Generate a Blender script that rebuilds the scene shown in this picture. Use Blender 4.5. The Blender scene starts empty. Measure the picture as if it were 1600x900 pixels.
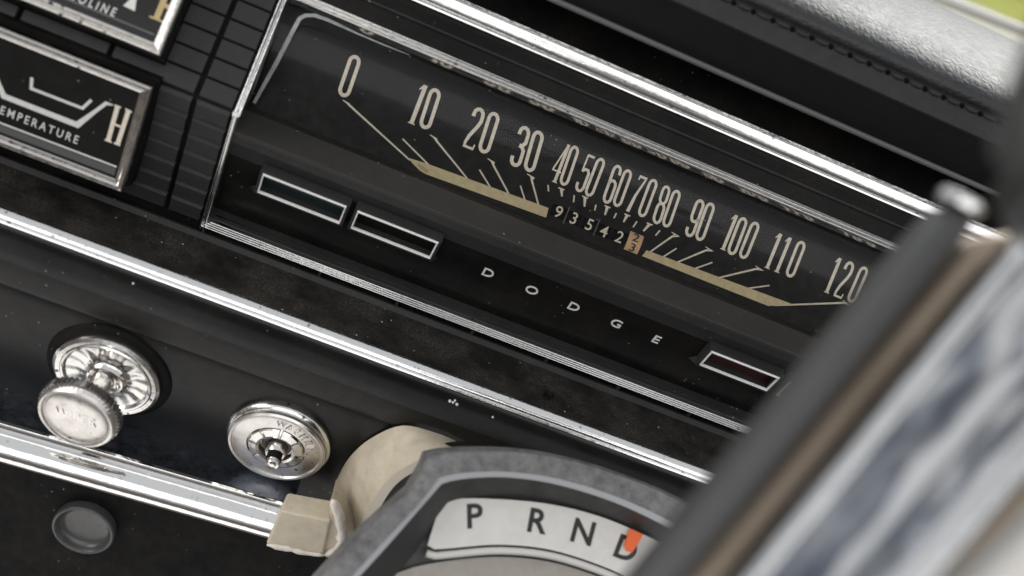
import bpy, bmesh, math, random
from mathutils import Vector, Matrix
random.seed(7)
S = bpy.context.scene
COL = S.collection
R = math.radians

# ------------------------------------------------------------------ camera
FPX, YAW, PITCH, ROLL, DIST = 1800.0, R(11), R(28), R(26.5), 0.47
fw = Vector((math.sin(YAW)*math.cos(PITCH), math.cos(YAW)*math.cos(PITCH), -math.sin(PITCH)))
rt0 = Vector((math.cos(YAW), -math.sin(YAW), 0)); up0 = rt0.cross(fw)
rt = math.cos(ROLL)*rt0 + math.sin(ROLL)*up0
up = -math.sin(ROLL)*rt0 + math.cos(ROLL)*up0
CAM = -DIST*fw
cd = bpy.data.cameras.new('camera'); cam = bpy.data.objects.new('camera', cd); COL.objects.link(cam)
m = Matrix((rt, up, -fw)).transposed().to_4x4(); m.translation = CAM; cam.matrix_world = m
cd.sensor_width = 36; cd.lens = FPX/1600*36; cd.clip_start = 0.01; cd.clip_end = 200
cd.dof.use_dof = True; cd.dof.focus_distance = 0.462; cd.dof.aperture_fstop = 5.5
S.camera = cam

# ------------------------------------------------------------------ light
w = bpy.data.worlds.new('World'); S.world = w; w.use_nodes = True
wn = w.node_tree.nodes; wl_ = w.node_tree.links
wtc = wn.new('ShaderNodeTexCoord'); wsx = wn.new('ShaderNodeSeparateXYZ'); wmr = wn.new('ShaderNodeMapRange'); wmx = wn.new('ShaderNodeMix'); wmx.data_type = 'RGBA'
wl_.new(wtc.outputs['Generated'], wsx.inputs[0]); wl_.new(wsx.outputs['Z'], wmr.inputs['Value'])
wmr.inputs['From Min'].default_value = -0.15; wmr.inputs['From Max'].default_value = 0.30; wmr.interpolation_type = 'SMOOTHSTEP'
wmx.inputs['A'].default_value = (0.11, 0.10, 0.095, 1); wmx.inputs['B'].default_value = (0.50, 0.51, 0.53, 1)     # dark cabin floor, pale sky
wl_.new(wmr.outputs['Result'], wmx.inputs['Factor']); wl_.new(wmx.outputs['Result'], wn['Background'].inputs[0])
wn['Background'].inputs[1].default_value = 1.0
def area(name, loc, target, sx, sy, power, col):
    l = bpy.data.lights.new(name, 'AREA'); l.shape = 'RECTANGLE'; l.size = sx; l.size_y = sy
    l.energy = power; l.color = col
    o = bpy.data.objects.new(name, l); COL.objects.link(o); o.location = loc
    o.rotation_euler = (Vector(target)-Vector(loc)).to_track_quat('-Z', 'Y').to_euler()
area('windscreen_light', (0.35, 0.95, 0.85), (0.05, 0, 0.03), 1.6, 0.7, 6.8, (0.92, 0.96, 1.0))
area('side_window_light', (-1.0, -0.35, 0.45), (-0.05, 0, 0.0), 0.8, 0.45, 5, (1.0, 0.98, 0.95))
area('rear_fill_light', (0.2, -1.6, 0.95), (0.0, 0, 0.0), 2.6, 1.3, 9.2, (1.0, 0.985, 0.96))  # added unseen fill behind the camera, whitens the chrome strips
area('low_fill_light', (-0.35, -0.62, -0.95), (-0.1, -0.05, -0.08), 1.2, 0.8, 2.9, (1.0, 0.98, 0.96))  # added unseen fill from below, brightens the knob faces
area('daylight_on_lawn', (6, 9, 6), (4, 10, -0.9), 8, 8, 1300, (1.0, 0.98, 0.9))
S.view_settings.view_transform = 'Standard'; S.view_settings.look = 'None'
S.view_settings.exposure = 0.3; S.view_settings.gamma = 1
S.render.engine = 'CYCLES'

# ------------------------------------------------------------------ materials
def mat(name, base, rough=0.5, metal=0.0, dust=0.0, dustcol=(0.20, 0.17, 0.13), specks=0.0, pits=0.0, bump=0.0, bscale=900.0,
        bdist=0.0002, kind='noise', rvar=0.12, spec=0.5, vscale=40.0, coat=0.0, var=0.0):
    M = bpy.data.materials.new(name); M.use_nodes = True
    nt = M.node_tree; N = nt.nodes; Lk = nt.links; b = N['Principled BSDF']
    b.inputs['Metallic'].default_value = metal; b.inputs['Roughness'].default_value = rough
    b.inputs['Specular IOR Level'].default_value = spec
    b.inputs['Coat Weight'].default_value = coat; b.inputs['Coat Roughness'].default_value = 0.08
    tc = N.new('ShaderNodeTexCoord'); co = tc.outputs['Object']
    def noise(sc, det=4, ro=0.55):
        n = N.new('ShaderNodeTexNoise'); n.inputs['Scale'].default_value = sc; n.inputs['Detail'].default_value = det
        n.inputs['Roughness'].default_value = ro; Lk.new(co, n.inputs['Vector']); return n.outputs['Fac']
    def ramp(src, a, c):
        r = N.new('ShaderNodeMapRange'); r.inputs['From Min'].default_value = a; r.inputs['From Max'].default_value = c
        Lk.new(src, r.inputs['Value']); return r.outputs['Result']
    def mix(fac, A, B):
        x = N.new('ShaderNodeMix'); x.data_type = 'RGBA'
        Lk.new(fac, x.inputs['Factor'])
        for v, s in ((A, x.inputs['A']), (B, x.inputs['B'])):
            if isinstance(v, tuple): s.default_value = (*v, 1)
            else: Lk.new(v, s)
        return x.outputs['Result']
    def mul(src, k):
        x = N.new('ShaderNodeMath'); x.operation = 'MULTIPLY'; Lk.new(src, x.inputs[0])
        if isinstance(k, float): x.inputs[1].default_value = k
        else: Lk.new(k, x.inputs[1])
        return x.outputs[0]
    colr = tuple(base)
    if var > 0:
        colr = mix(ramp(noise(vscale*3, 5), 0.3, 0.7), tuple(c*(1-var) for c in base), tuple(min(1, c*(1+var)) for c in base))
    if dust > 0:
        f = mul(mul(ramp(noise(vscale, 6, 0.65), 0.38, 0.72), ramp(noise(1400, 3), 0.3, 0.75)), float(dust))
        colr = mix(f, colr, tuple(dustcol))
    def cells(sc, thr, jit):
        v = N.new('ShaderNodeTexVoronoi'); v.inputs['Scale'].default_value = sc; Lk.new(co, v.inputs['Vector'])
        return mul(ramp(v.outputs['Distance'], thr, thr*0.6), ramp(noise(jit, 3), 0.52, 0.62))
    if specks > 0:
        colr = mix(mul(cells(260, 0.10, 60), float(specks)), colr, (0.55, 0.52, 0.47))
    if pits > 0:
        p = mul(cells(260, 0.25, 90), float(pits))
        p2 = mul(ramp(noise(260, 6, 0.7), 0.58, 0.72), float(pits*0.45))
        colr = mix(p2, colr, (0.22, 0.20, 0.18)); colr = mix(p, colr, (0.06, 0.05, 0.045))
    if isinstance(colr, tuple): b.inputs['Base Color'].default_value = (*colr, 1)
    else: Lk.new(colr, b.inputs['Base Color'])
    if rvar > 0:
        r = N.new('ShaderNodeMapRange'); r.inputs['From Min'].default_value = 0.3; r.inputs['From Max'].default_value = 0.7
        r.inputs['To Min'].default_value = max(0.02, rough-rvar); r.inputs['To Max'].default_value = min(1, rough+rvar)
        Lk.new(noise(vscale*5, 6, 0.7), r.inputs['Value']); Lk.new(r.outputs['Result'], b.inputs['Roughness'])
    if bump > 0:
        bp = N.new('ShaderNodeBump'); bp.inputs['Strength'].default_value = bump; bp.inputs['Distance'].default_value = bdist
        if kind == 'leather':
            v = N.new('ShaderNodeTexVoronoi'); v.feature = 'DISTANCE_TO_EDGE'; v.inputs['Scale'].default_value = bscale
            n2 = N.new('ShaderNodeTexNoise'); n2.inputs['Scale'].default_value = bscale*0.6; n2.inputs['Detail'].default_value = 3
            Lk.new(co, n2.inputs['Vector'])
            vm = N.new('ShaderNodeMix'); vm.data_type = 'VECTOR'; vm.inputs['Factor'].default_value = 0.004
            Lk.new(co, vm.inputs['A']); Lk.new(n2.outputs['Color'], vm.inputs['B']); Lk.new(vm.outputs['Result'], v.inputs['Vector'])
            h = ramp(v.outputs['Distance'], 0.0, 0.25)
        else:
            h = noise(bscale, 4, 0.6)
        Lk.new(h, bp.inputs['Height']); Lk.new(bp.outputs['Normal'], b.inputs['Normal'])
    return M
M = {}
M['tile'] = mat('black_ribbed_plastic', (0.026, 0.026, 0.0262), 0.48, dust=0.25, dustcol=(0.15, 0.14, 0.13), specks=0.7, bump=0.25, bscale=500, spec=0.25)
M['panel'] = mat('black_panel_plastic', (0.0045, 0.0045, 0.0045), 0.42, dust=0.10, specks=0.45, bump=0.2, bscale=350, spec=0.18)
M['ledge'] = mat('dusty_black_ledge', (0.009, 0.0085, 0.008), 0.6, dust=0.5, dustcol=(0.185, 0.160, 0.135), specks=1.0, bump=0.8, bscale=600, spec=0.2)
M['matte'] = mat('matte_black', (0.004, 0.004, 0.004), 0.65, dust=0.08, specks=0.6, spec=0.15)
M['gloss'] = mat('satin_black_paint', (0.007, 0.007, 0.0073), 0.34, dust=0.10, specks=0.5, bump=0.3, bscale=420, rvar=0.06, spec=0.28)
M['shelf'] = mat('brown_black_shelf', (0.040, 0.0385, 0.037), 0.45, dust=0.15, specks=0.8, bump=0.1, spec=0.35)
M['dial'] = mat('dial_black', (0.006, 0.0057, 0.0055), 0.5, dust=0.03, dustcol=(0.07, 0.06, 0.055), specks=0.5, spec=0.2)
M['face'] = mat('gauge_face_black', (0.006, 0.006, 0.006), 0.45, dust=0.12, dustcol=(0.10, 0.10, 0.10), specks=0.5, spec=0.2)
M['band'] = mat('gauge_grey_band', (0.10, 0.10, 0.105), 0.5, specks=0.6)
M['print'] = mat('cream_print', (0.88, 0.79, 0.66), 0.55, var=0.12, vscale=300)
M['silver'] = mat('silver_print', (0.78, 0.78, 0.76), 0.5, var=0.1, vscale=300)
M['gold'] = mat('gold_print', (0.55, 0.42, 0.20), 0.5)
M['cream'] = mat('cream_scale', (0.72, 0.60, 0.34), 0.5, var=0.12, vscale=150)
M['odo'] = mat('odometer_cream', (0.80, 0.52, 0.29), 0.5, var=0.1, vscale=300)
M['ink'] = mat('black_ink', (0.012, 0.011, 0.010), 0.5, rvar=0)
M['chrome'] = mat('chrome', (0.80, 0.80, 0.79), 0.16, 1.0, pits=0.6, bump=0.3, bscale=330, rvar=0.08, bdist=0.0003)
M['oldchrome'] = mat('pitted_chrome', (0.78, 0.76, 0.73), 0.16, 1.0, pits=0.9, bump=0.35, bscale=420, rvar=0.10, bdist=0.00025)
M['satin'] = mat('satin_metal', (0.76, 0.73, 0.70), 0.33, 1.0, pits=0.9, bump=0.2, bscale=500, rvar=0.12)
M['rail'] = mat('bright_chrome_rail', (0.86, 0.85, 0.83), 0.09, 1.0, pits=0.2, bump=0.3, bscale=55, rvar=0.05, bdist=0.0010)
M['flange'] = mat('blue_reflection_flange', (0.40, 0.43, 0.50), 0.32, 1.0, bump=0.3, bscale=120, rvar=0.12, pits=0.3)  # chrome flange with its sky-blue reflection put into the base colour
M['wheelchrome'] = mat('worn_wheel_chrome', (0.82, 0.82, 0.81), 0.14, 1.0, pits=0.25, bump=0.3, bscale=45, rvar=0.05, bdist=0.004)
def reflectionmat():  # dark and pale reflections of the horn bar chrome, painted as noise streaks
    g = mat('painted_bar_reflection', (0.10, 0.12, 0.15), 0.22, 0.8, rvar=0.05); nt = g.node_tree; N = nt.nodes; b = N['Principled BSDF']
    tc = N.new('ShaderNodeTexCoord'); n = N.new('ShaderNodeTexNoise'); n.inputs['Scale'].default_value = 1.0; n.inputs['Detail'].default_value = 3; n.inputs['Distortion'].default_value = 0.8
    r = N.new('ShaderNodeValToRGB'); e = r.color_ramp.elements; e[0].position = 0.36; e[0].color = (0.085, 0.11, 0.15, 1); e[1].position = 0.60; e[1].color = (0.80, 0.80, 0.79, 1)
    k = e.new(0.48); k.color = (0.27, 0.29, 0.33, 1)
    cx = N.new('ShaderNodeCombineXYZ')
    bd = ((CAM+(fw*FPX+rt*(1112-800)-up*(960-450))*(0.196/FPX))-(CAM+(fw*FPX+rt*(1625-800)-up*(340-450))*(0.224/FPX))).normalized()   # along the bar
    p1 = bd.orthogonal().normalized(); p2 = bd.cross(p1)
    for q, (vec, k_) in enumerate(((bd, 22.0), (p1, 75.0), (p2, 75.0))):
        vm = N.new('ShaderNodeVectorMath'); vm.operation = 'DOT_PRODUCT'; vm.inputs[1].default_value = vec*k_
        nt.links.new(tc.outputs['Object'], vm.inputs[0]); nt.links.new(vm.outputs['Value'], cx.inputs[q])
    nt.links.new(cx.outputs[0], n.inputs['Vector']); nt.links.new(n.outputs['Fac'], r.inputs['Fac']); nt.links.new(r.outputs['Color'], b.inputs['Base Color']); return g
M['bar_reflection'] = reflectionmat()
M['reflection_shade'] = mat('brown_reflection_shade', (0.42, 0.34, 0.26), 0.35, 0.7, rvar=0.08)  # reflected tan and brownish shadow put into one metal colour
M['pad'] = mat('black_vinyl', (0.018, 0.019, 0.021), 0.44, dust=0.1, bump=0.24, bscale=330, bdist=0.0005, kind='leather', rvar=0.06, spec=0.45)
M['padface'] = mat('smooth_black_vinyl', (0.007, 0.007, 0.0073), 0.5, bump=0.15, bscale=800, spec=0.2)
M['seam'] = mat('grey_black_vinyl', (0.024, 0.024, 0.024), 0.5, bump=0.3, bscale=800, spec=0.25)
M['bead'] = mat('grey_piping', (0.11, 0.11, 0.11), 0.45)
M['thread'] = mat('dark_thread', (0.004, 0.004, 0.004), 0.8, rvar=0, spec=0.05)
M['creampl'] = mat('cream_plastic', (0.60, 0.53, 0.41), 0.34, dust=0.4, dustcol=(0.36, 0.28, 0.18), specks=0.3, bump=0.3, bscale=240, var=0.14, vscale=45)
M['creamedge'] = mat('cream_edge', (0.66, 0.60, 0.50), 0.45, bump=0.5, bscale=300)
M['glue'] = mat('pale_glue', (0.80, 0.74, 0.66), 0.3, bump=0.9, bscale=260, bdist=0.001)
M['housing'] = mat('grey_housing', (0.12, 0.12, 0.122), 0.45, var=0.45, pits=0.5, specks=0.9, dust=0.9, dustcol=(0.30, 0.29, 0.28), bump=0.7, bscale=240, vscale=90)
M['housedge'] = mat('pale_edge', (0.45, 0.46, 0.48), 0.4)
M['housein'] = mat('dark_housing', (0.035, 0.036, 0.036), 0.45)
M['white'] = mat('white_dial', (0.68, 0.665, 0.63), 0.45, dust=0.3, dustcol=(0.42, 0.38, 0.30), var=0.05, vscale=60)
M['hub'] = mat('stained_metal', (0.30, 0.28, 0.25), 0.4, 0.3, dust=0.5, dustcol=(0.2, 0.18, 0.15), vscale=90)
M['orange'] = mat('orange_pointer', (0.80, 0.13, 0.02), 0.45, rvar=0)
M['wheel'] = mat('grey_black_wheel', (0.060, 0.060, 0.060), 0.42, bump=0.15, bscale=120)
M['rimgrey'] = mat('dark_grey_plastic', (0.07, 0.07, 0.07), 0.28, spec=0.6)
M['lensrim'] = mat('milky_lens_edge', (0.30, 0.32, 0.31), 0.4, var=0.3, vscale=150)
M['wheelpad'] = mat('pale_wheel_plastic', (0.62, 0.60, 0.57), 0.4)
M['teal'] = mat('teal_lens', (0.010, 0.022, 0.024), 0.18, rvar=0.05, dust=0.2)
M['red'] = mat('dark_red_lens', (0.040, 0.010, 0.012), 0.2, rvar=0.05, dust=0.25)
M['paint'] = mat('beige_car_paint', (0.16, 0.155, 0.10), 0.45)
M['grass'] = mat('grass', (0.13, 0.14, 0.02), 0.9, var=0.5, vscale=0.5)
def glassmat():
    g = bpy.data.materials.new('clear_lens'); g.use_nodes = True; nt = g.node_tree; N = nt.nodes
    N.remove(N['Principled BSDF']); out = N['Material Output']
    t = N.new('ShaderNodeBsdfTransparent'); t.inputs[0].default_value = (0.93, 0.93, 0.92, 1)
    s = N.new('ShaderNodeBsdfGlossy'); s.inputs['Roughness'].default_value = 0.14
    f = N.new('ShaderNodeFresnel'); f.inputs['IOR'].default_value = 1.32
    x = N.new('ShaderNodeMixShader')
    nt.links.new(f.outputs[0], x.inputs[0]); nt.links.new(t.outputs[0], x.inputs[1]); nt.links.new(s.outputs[0], x.inputs[2])
    nt.links.new(x.outputs[0], out.inputs['Surface']); return g
M['glass'] = glassmat()

# ------------------------------------------------------------------ helpers
def ray(px, py): return fw*FPX + rt*(px-800) - up*(py-450)
def at(px, py, d): return CAM + ray(px, py)*(d/FPX)                 # point at depth d
def atY(px, py, Y):
    r = ray(px, py); return CAM + r*((Y-CAM.y)/r.y)
class Plane:                                                        # a tilted flat of the dashboard: a to the right, b up, h outward
    def __init__(s, O, tilt):
        t = R(tilt); s.O = Vector(O); s.ex = Vector((1, 0, 0)); s.ey = Vector((0, math.sin(t), math.cos(t))); s.n = s.ex.cross(s.ey)
    def px(s, x, y, h=0):
        r = ray(x, y); O = s.O + s.n*h; P = CAM + r*((O-CAM).dot(s.n)/r.dot(s.n)) - O
        return (P.dot(s.ex), P.dot(s.ey))
    def pt(s, a, b, h=0): return s.O + s.ex*a + s.ey*b + s.n*h
def empty(name, loc, label, cat, group=None):
    o = bpy.data.objects.new(name, None); COL.objects.link(o); o.location = loc; o.empty_display_size = 0.01
    o['label'] = label; o['category'] = cat
    if group: o['group'] = group
    return o
def root_of(p):
    v = Vector((0, 0, 0))
    while p is not None: v += p.location; p = p.parent
    return v
def link(name, me, material, parent, smooth=False):
    o = bpy.data.objects.new(name, me); COL.objects.link(o)
    if material is not None: me.materials.clear(); me.materials.append(material)
    if parent is not None: o.parent = parent; o.location = -root_of(parent)
    if smooth:
        for p in me.polygons: p.use_smooth = True
    return o
def mesh(name, vs, fs, material, parent=None, smooth=False, sharp=None):
    me = bpy.data.meshes.new(name); me.from_pydata([tuple(v) for v in vs], [], fs); me.validate(); 
    bm = bmesh.new(); bm.from_mesh(me); bmesh.ops.recalc_face_normals(bm, faces=bm.faces)
    if smooth and sharp:
        for e in bm.edges:
            if len(e.link_faces) == 2 and e.calc_face_angle(0) > R(sharp): e.smooth = False
    bm.to_mesh(me); bm.free()
    return link(name, me, material, parent, smooth)
class MB:
    def __init__(s): s.v = []; s.f = []
    def add(s, vs, fs):
        k = len(s.v); s.v += [Vector(v) for v in vs]; s.f += [tuple(i+k for i in f) for f in fs]; return s
    def hexa(s, p): return s.add(p, [(0, 1, 2, 3), (7, 6, 5, 4), (0, 4, 5, 1), (1, 5, 6, 2), (2, 6, 7, 3), (3, 7, 4, 0)])
    def box(s, P, a0, a1, b0, b1, h0, h1, inset=0.0):
        q = [P.pt(a, b, h0) for a, b in ((a0, b0), (a1, b0), (a1, b1), (a0, b1))]
        i = inset
        q += [P.pt(a, b, h1) for a, b in ((a0+i, b0+i), (a1-i, b0+i), (a1-i, b1-i), (a0+i, b1-i))]
        return s.hexa(q)
    def extr(s, prof, x0, x1, closed=True):                          # prof of (y,z), swept along X
        n = len(prof); vs = [(x0, y, z) for y, z in prof] + [(x1, y, z) for y, z in prof]
        fs = [(i, (i+1) % n, (i+1) % n+n, i+n) for i in range(n if closed else n-1)]
        if closed: fs += [tuple(range(n)), tuple(range(2*n-1, n-1, -1))]
        return s.add(vs, fs)
    def loft(s, A, B):
        n = len(A); return s.add(list(A)+list(B), [(i, i+1, i+1+n, i+n) for i in range(n-1)])
    def sweep(s, rings, cap=True):
        n = len(rings[0]); fs = []
        for j in range(len(rings)-1):
            fs += [(j*n+i, j*n+(i+1) % n, (j+1)*n+(i+1) % n, (j+1)*n+i) for i in range(n)]
        if cap: fs += [tuple(range(n)), tuple(range(len(rings)*n-1, (len(rings)-1)*n-1, -1))]
        return s.add([v for r in rings for v in r], fs)
    def lathe(s, prof, C, axis, seg=64, mod=None, u=None):
        ax = Vector(axis).normalized(); u = (Vector(u) if u is not None else ax.orthogonal()); u = (u-ax*u.dot(ax)).normalized(); v = ax.cross(u)
        rings = []
        for k, (r, h) in enumerate(prof):
            ring = []
            for i in range(seg):
                t = 2*math.pi*i/seg; rr, hh = (mod(k, i, t, r, h) if mod else (r, h))
                ring.append(Vector(C)+ax*hh+(u*math.cos(t)+v*math.sin(t))*rr)
            rings.append(ring)
        return s.sweep(rings)
    def ribbon(s, P, pts, width, h=0.0001, closed=False, th=0.00006):
        n = len(pts); pts = [Vector(p[:2]) for p in pts]
        if not isinstance(width, (list, tuple)): width = [width]*n
        Lf, Rt = [], []
        for i in range(n):
            a = pts[i-1] if (i > 0 or closed) else None; c = pts[(i+1) % n] if (i < n-1 or closed) else None
            d1 = (pts[i]-a).normalized() if a is not None else None; d2 = (c-pts[i]).normalized() if c is not None else None
            if d1 is None: d1 = d2
            if d2 is None: d2 = d1
            t = d1+d2
            t = t.normalized() if t.length > 1e-6 else d1
            nn = Vector((-t.y, t.x)); k = max(0.45, nn.dot(Vector((-d1.y, d1.x)))); o = nn*(width[i]/2/k)
            Lf.append(pts[i]+o); Rt.append(pts[i]-o)
        m_ = n if closed else n-1
        vs = [P.pt(p.x, p.y, h+th) for p in Lf]+[P.pt(p.x, p.y, h+th) for p in Rt]
        return s.add(vs, [(i, (i+1) % n, (i+1) % n+n, i+n) for i in range(m_)])
    def poly(s, P, pts, h=0.0001): return s.add([P.pt(p[0], p[1], h) for p in pts], [tuple(range(len(pts)))])
    def build(s, name, material, parent=None, smooth=False, sharp=None): return mesh(name, s.v, s.f, material, parent, smooth, sharp)
def bar(mb, P, p0, p1, prof, m0=0.0, m1=0.0):
    """sweep prof [(a,h)] from p0 to p1 on plane P; a is to the left of the direction; m0/m1 shift the ends per a for mitres"""
    p0, p1 = Vector(p0), Vector(p1); d = (p1-p0).normalized(); nn = Vector((-d.y, d.x)); n = len(prof)
    A = []; B = []
    for a, h in prof:
        q = p0+nn*a+d*(m0*a); A.append(P.pt(q.x, q.y, h)); q = p1+nn*a+d*(m1*a); B.append(P.pt(q.x, q.y, h))
    mb.add(A+B, [(i, (i+1) % n, (i+1) % n+n, i+n) for i in range(n)]+[tuple(range(n)), tuple(range(2*n-1, n-1, -1))])
def ribs(width, count, height, base, h0=0.0):
    """profile with `count` rounded ribs"""
    pts = [(0, h0)]
    for k in range(count):
        for j in range(7):
            t = j/6; pts.append((width*(k+0.06+0.88*t)/count, base+height*math.sin(math.pi*t)**0.7))
    pts.append((width, h0)); return pts
def text_verts(s, sx=1.0, sy=1.0, bold=0.0, spacing=1.0):
    c = bpy.data.curves.new('t', 'FONT'); c.body = s; c.size = 1.0; c.align_x = 'CENTER'; c.align_y = 'CENTER'; c.resolution_u = 4; c.offset = bold
    c.space_character = spacing
    o = bpy.data.objects.new('t', c); COL.objects.link(o); bpy.context.view_layer.update()
    me = bpy.data.meshes.new_from_object(o.evaluated_get(bpy.context.evaluated_depsgraph_get()))
    vs = [(v.co.x*sx, v.co.y*sy) for v in me.vertices]; fs = [tuple(p.vertices) for p in me.polygons]
    bpy.data.objects.remove(o); bpy.data.meshes.remove(me); bpy.data.curves.remove(c)
    return vs, fs
def put_text(name, s, P, pa, ax, ay, sx, sy, h, material, parent, bold=0.0, spacing=1.0, depth=0.0):
    """centre the text at plane point pa; ax/ay are plane 2D unit axes of the text"""
    vs, fs = text_verts(s, sx, sy, bold, spacing)
    ys = [v[1] for v in vs]; xs = [v[0] for v in vs]; cy = (min(ys)+max(ys))/2; cx = (min(xs)+max(xs))/2
    out = []
    for x, y in vs:
        x -= cx; y -= cy
        out.append(P.pt(pa[0]+ax[0]*x+ay[0]*y, pa[1]+ax[1]*x+ay[1]*y, h))
    if depth > 0:
        n = len(out); mb = MB(); mb.add(out, fs)
        # side walls
        from collections import Counter
        cnt = Counter()
        for f in fs:
            for i in range(len(f)): cnt[tuple(sorted((f[i], f[(i+1) % len(f)])))] += 1
        low = [v-P.n*depth for v in out]
        mb.add(out+low, [(a, b, b+n, a+n) for (a, b), k in cnt.items() if k == 1])
        return mb.build(name, material, parent)
    return mesh(name, out, fs, material, parent)

# ------------------------------------------------------------------ dashboard section planes
U = Plane((0, -0.020, 0.0365), 36)        # upper face of the instrument panel, looks up
W = Plane((0, -0.020, 0.0365), -11)       # lower face, looks down
XL, XR = -0.46, 0.34
def z_on(px, py, Y): return atY(px, py, Y).z

# ---- instrument panel: body, tiles, dusty ledge
bx0 = (U.px(434, 0)[0]+U.px(365, 170)[0]+W.px(314, 348)[0])/3          # bezel left outer edge
bTop = U.px(947, 190)[1]; bBot = W.px(740, 511)[1]
BX1 = 0.215
pan = empty('instrument_panel', (0, 0.0, -0.03), 'black ribbed instrument panel with dusty ledge around the gauges', 'dashboard panel')
yU = lambda s, h=0: tuple(U.pt(0, s, h))[1:]
yW = lambda s, h=0: tuple(W.pt(0, s, h))[1:]
zr = z_on(300, 362, -0.008)
botW = bBot-0.004
sec_up = [yU(-0.0003, -0.0015), yU(0.095, -0.0015), (0.10, 0.10), (0.10, zr), (0.0, zr), yW(botW, -0.0015)]
# left of the bezel full body, right of bezel too; above and below the bezel strips
MB().extr(sec_up, XL, bx0+0.001).build('panel_body', M['matte'], pan)
MB().extr(sec_up, BX1-0.001, XR).build('panel_body', M['matte'], pan)
MB().extr([yU(bTop-0.001, -0.0013), yU(0.095, -0.0013), (0.10, 0.10), (0.10, 0.07)], bx0, BX1).build('panel_top_strip', M['panel'], pan)
# line groove along the top strip
sgr = U.px(1330, 325)[1]
MB().extr([yU(sgr, -0.0013), yU(sgr+0.0005, 0.0002), yU(sgr+0.0012, 0.0002), yU(sgr+0.0018, -0.0013)], bx0, XR).build('strip_line', M['tile'], pan)
# riser below the bezel
MB().extr([yW(bBot+0.001, -0.0015), yW(botW, -0.0015), (0.0, zr-0.001), (0.02, zr-0.001), (0.02, zr+0.01)], bx0, BX1).build('riser', M['matte'], pan)
# dusty ledge running out to the lower chrome strip
Yl = -0.036; zl = z_on(554, 532, Yl)
yrib = -0.0085
zrib = z_on(725, 523, yrib)
led = [(yrib+0.006, zrib+0.0006), (yrib, zrib+0.0009), (yrib-0.0012, zrib-0.0002), (-0.020, zrib-0.0022), (Yl+0.002, zl+0.0003), (Yl, zl), (Yl+0.003, zl-0.008), (0.02, zl-0.008)]
MB().extr(led, XL, XR).build('ledge', M['ledge'], pan)
# raised rib along the back of the ledge
MB().extr([(yrib+0.0004, zrib), (yrib-0.0002, zrib+0.0018), (yrib-0.0013, zrib+0.0018), (yrib-0.0022, zrib-0.0006)], XL, XR).build('ledge_rib', M['tile'], pan)
# ticks on the riser (continuation of the column joints)
colx = [W.px(x, y)[0] for x, y in ((500, 427), (620, 472), (738, 520), (853, 565), (966, 607), (1074, 650))]
pitch = (colx[-1]-colx[0])/5
for k in range(7):
    x = colx[0]+pitch*k
    MB().box(W, x-0.0005, x+0.0005, botW-0.0006, bBot+0.0004, -0.0015, 0.0006).build('joint_fin', M['tile'], pan)
# ribbed tiles
gx = U.px(312, 137)[0]                                                   # main vertical joint
cp = gx-U.px(172, 85)[0]
rowp = 0.0077
tile_mesh = {}
def tile(P, a0, a1, b0, b1, key):
    wv, hv = a1-a0, b1-b0
    k = (key, round(wv, 5), round(hv, 5))
    if k not in tile_mesh:
        h = 0.0016; i = 0.00035; tb = 0.0013 if key == 'w' else 0.0004; m_ = MB()
        vs = [(0, 0, -0.0015), (wv, 0, -0.0015), (wv, hv, -0.0015), (0, hv, -0.0015),
              (0, 0, h*0.55), (wv, 0, h*0.55), (wv, hv, h*0.25 if key == 'w' else h*0.6), (0, hv, h*0.25 if key == 'w' else h*0.6),
              (i, i, h), (wv-i, i, h), (wv-i, hv-tb, h), (i, hv-tb, h)]
        fs = [(0, 4, 5, 1), (1, 5, 6, 2), (2, 6, 7, 3), (3, 7, 4, 0), (4, 8, 9, 5), (5, 9, 10, 6), (6, 10, 11, 7), (7, 11, 8, 4), (8, 11, 10, 9)]
        me = bpy.data.meshes.new('tile'); me.from_pydata(vs, [], fs); me.validate(); me.materials.append(M['tile'])
        bm = bmesh.new(); bm.from_mesh(me); bmesh.ops.recalc_face_normals(bm, faces=bm.faces); bm.to_mesh(me); bm.free()
        tile_mesh[k] = me
    o = bpy.data.objects.new('tile', tile_mesh[k]); COL.objects.link(o); o.parent = pan
    mm = Matrix((P.ex, P.ey, P.n)).transposed().to_4x4()
    mm.translation = P.pt(a0, b0, random.uniform(-0.00012, 0.00012))-root_of(pan)
    o.matrix_local = mm
cols = []
x = gx
cols.append((gx+0.0008, bx0-0.0004))
for k in range(5): cols.append((x-cp+0.0008, x-0.0008)); x -= cp
for a0, a1 in cols:
    for r in range(9): tile(U, a0, a1, 0.0006+r*rowp, 0.0006+r*rowp+rowp-0.0004, 'u')
    r = 0
    while -(r+1)*rowp > bBot-0.005: tile(W, a0, a1, -(r+1)*rowp+0.0001, -r*rowp-0.0003, 'w'); r += 1

# ---- chrome strips
def strip(name, label, prof_yz, x0, x1, material):
    mb = MB(); mb.extr(prof_yz, x0, x1); o = mb.build(name, material, None, True, 40)
    o['label'] = label; o['category'] = 'trim strip'; return o
s1b = U.px(1042, 173)[1]; s1t = U.px(1097, 161)[1]; wd = s1t-s1b
def uprof(P, s0, wd, pts): return [tuple(P.pt(0, s0+wd*a, h))[1:] for a, h in pts]
strip('chrome_strip', 'broad bright chrome strip along the top of the instrument panel under the pad',
      uprof(U, s1b, wd, [(0, -0.002), (0, 0.0004), (0.03, 0.0010), (0.11, 0.0012), (0.14, 0.0004), (0.17, 0.0004), (0.21, 0.0013), (0.32, 0.0019), (0.45, 0.0023), (0.6, 0.0027), (0.70, 0.0029), (0.75, 0.0020), (0.78, 0.0020), (0.81, 0.0029), (0.90, 0.0030), (0.95, 0.0018), (1, 0.0005), (1, -0.002)]), XL, XR, M['chrome'])
Yb = Yl-0.0034
zl2 = z_on(529, 545, Yb)
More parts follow.
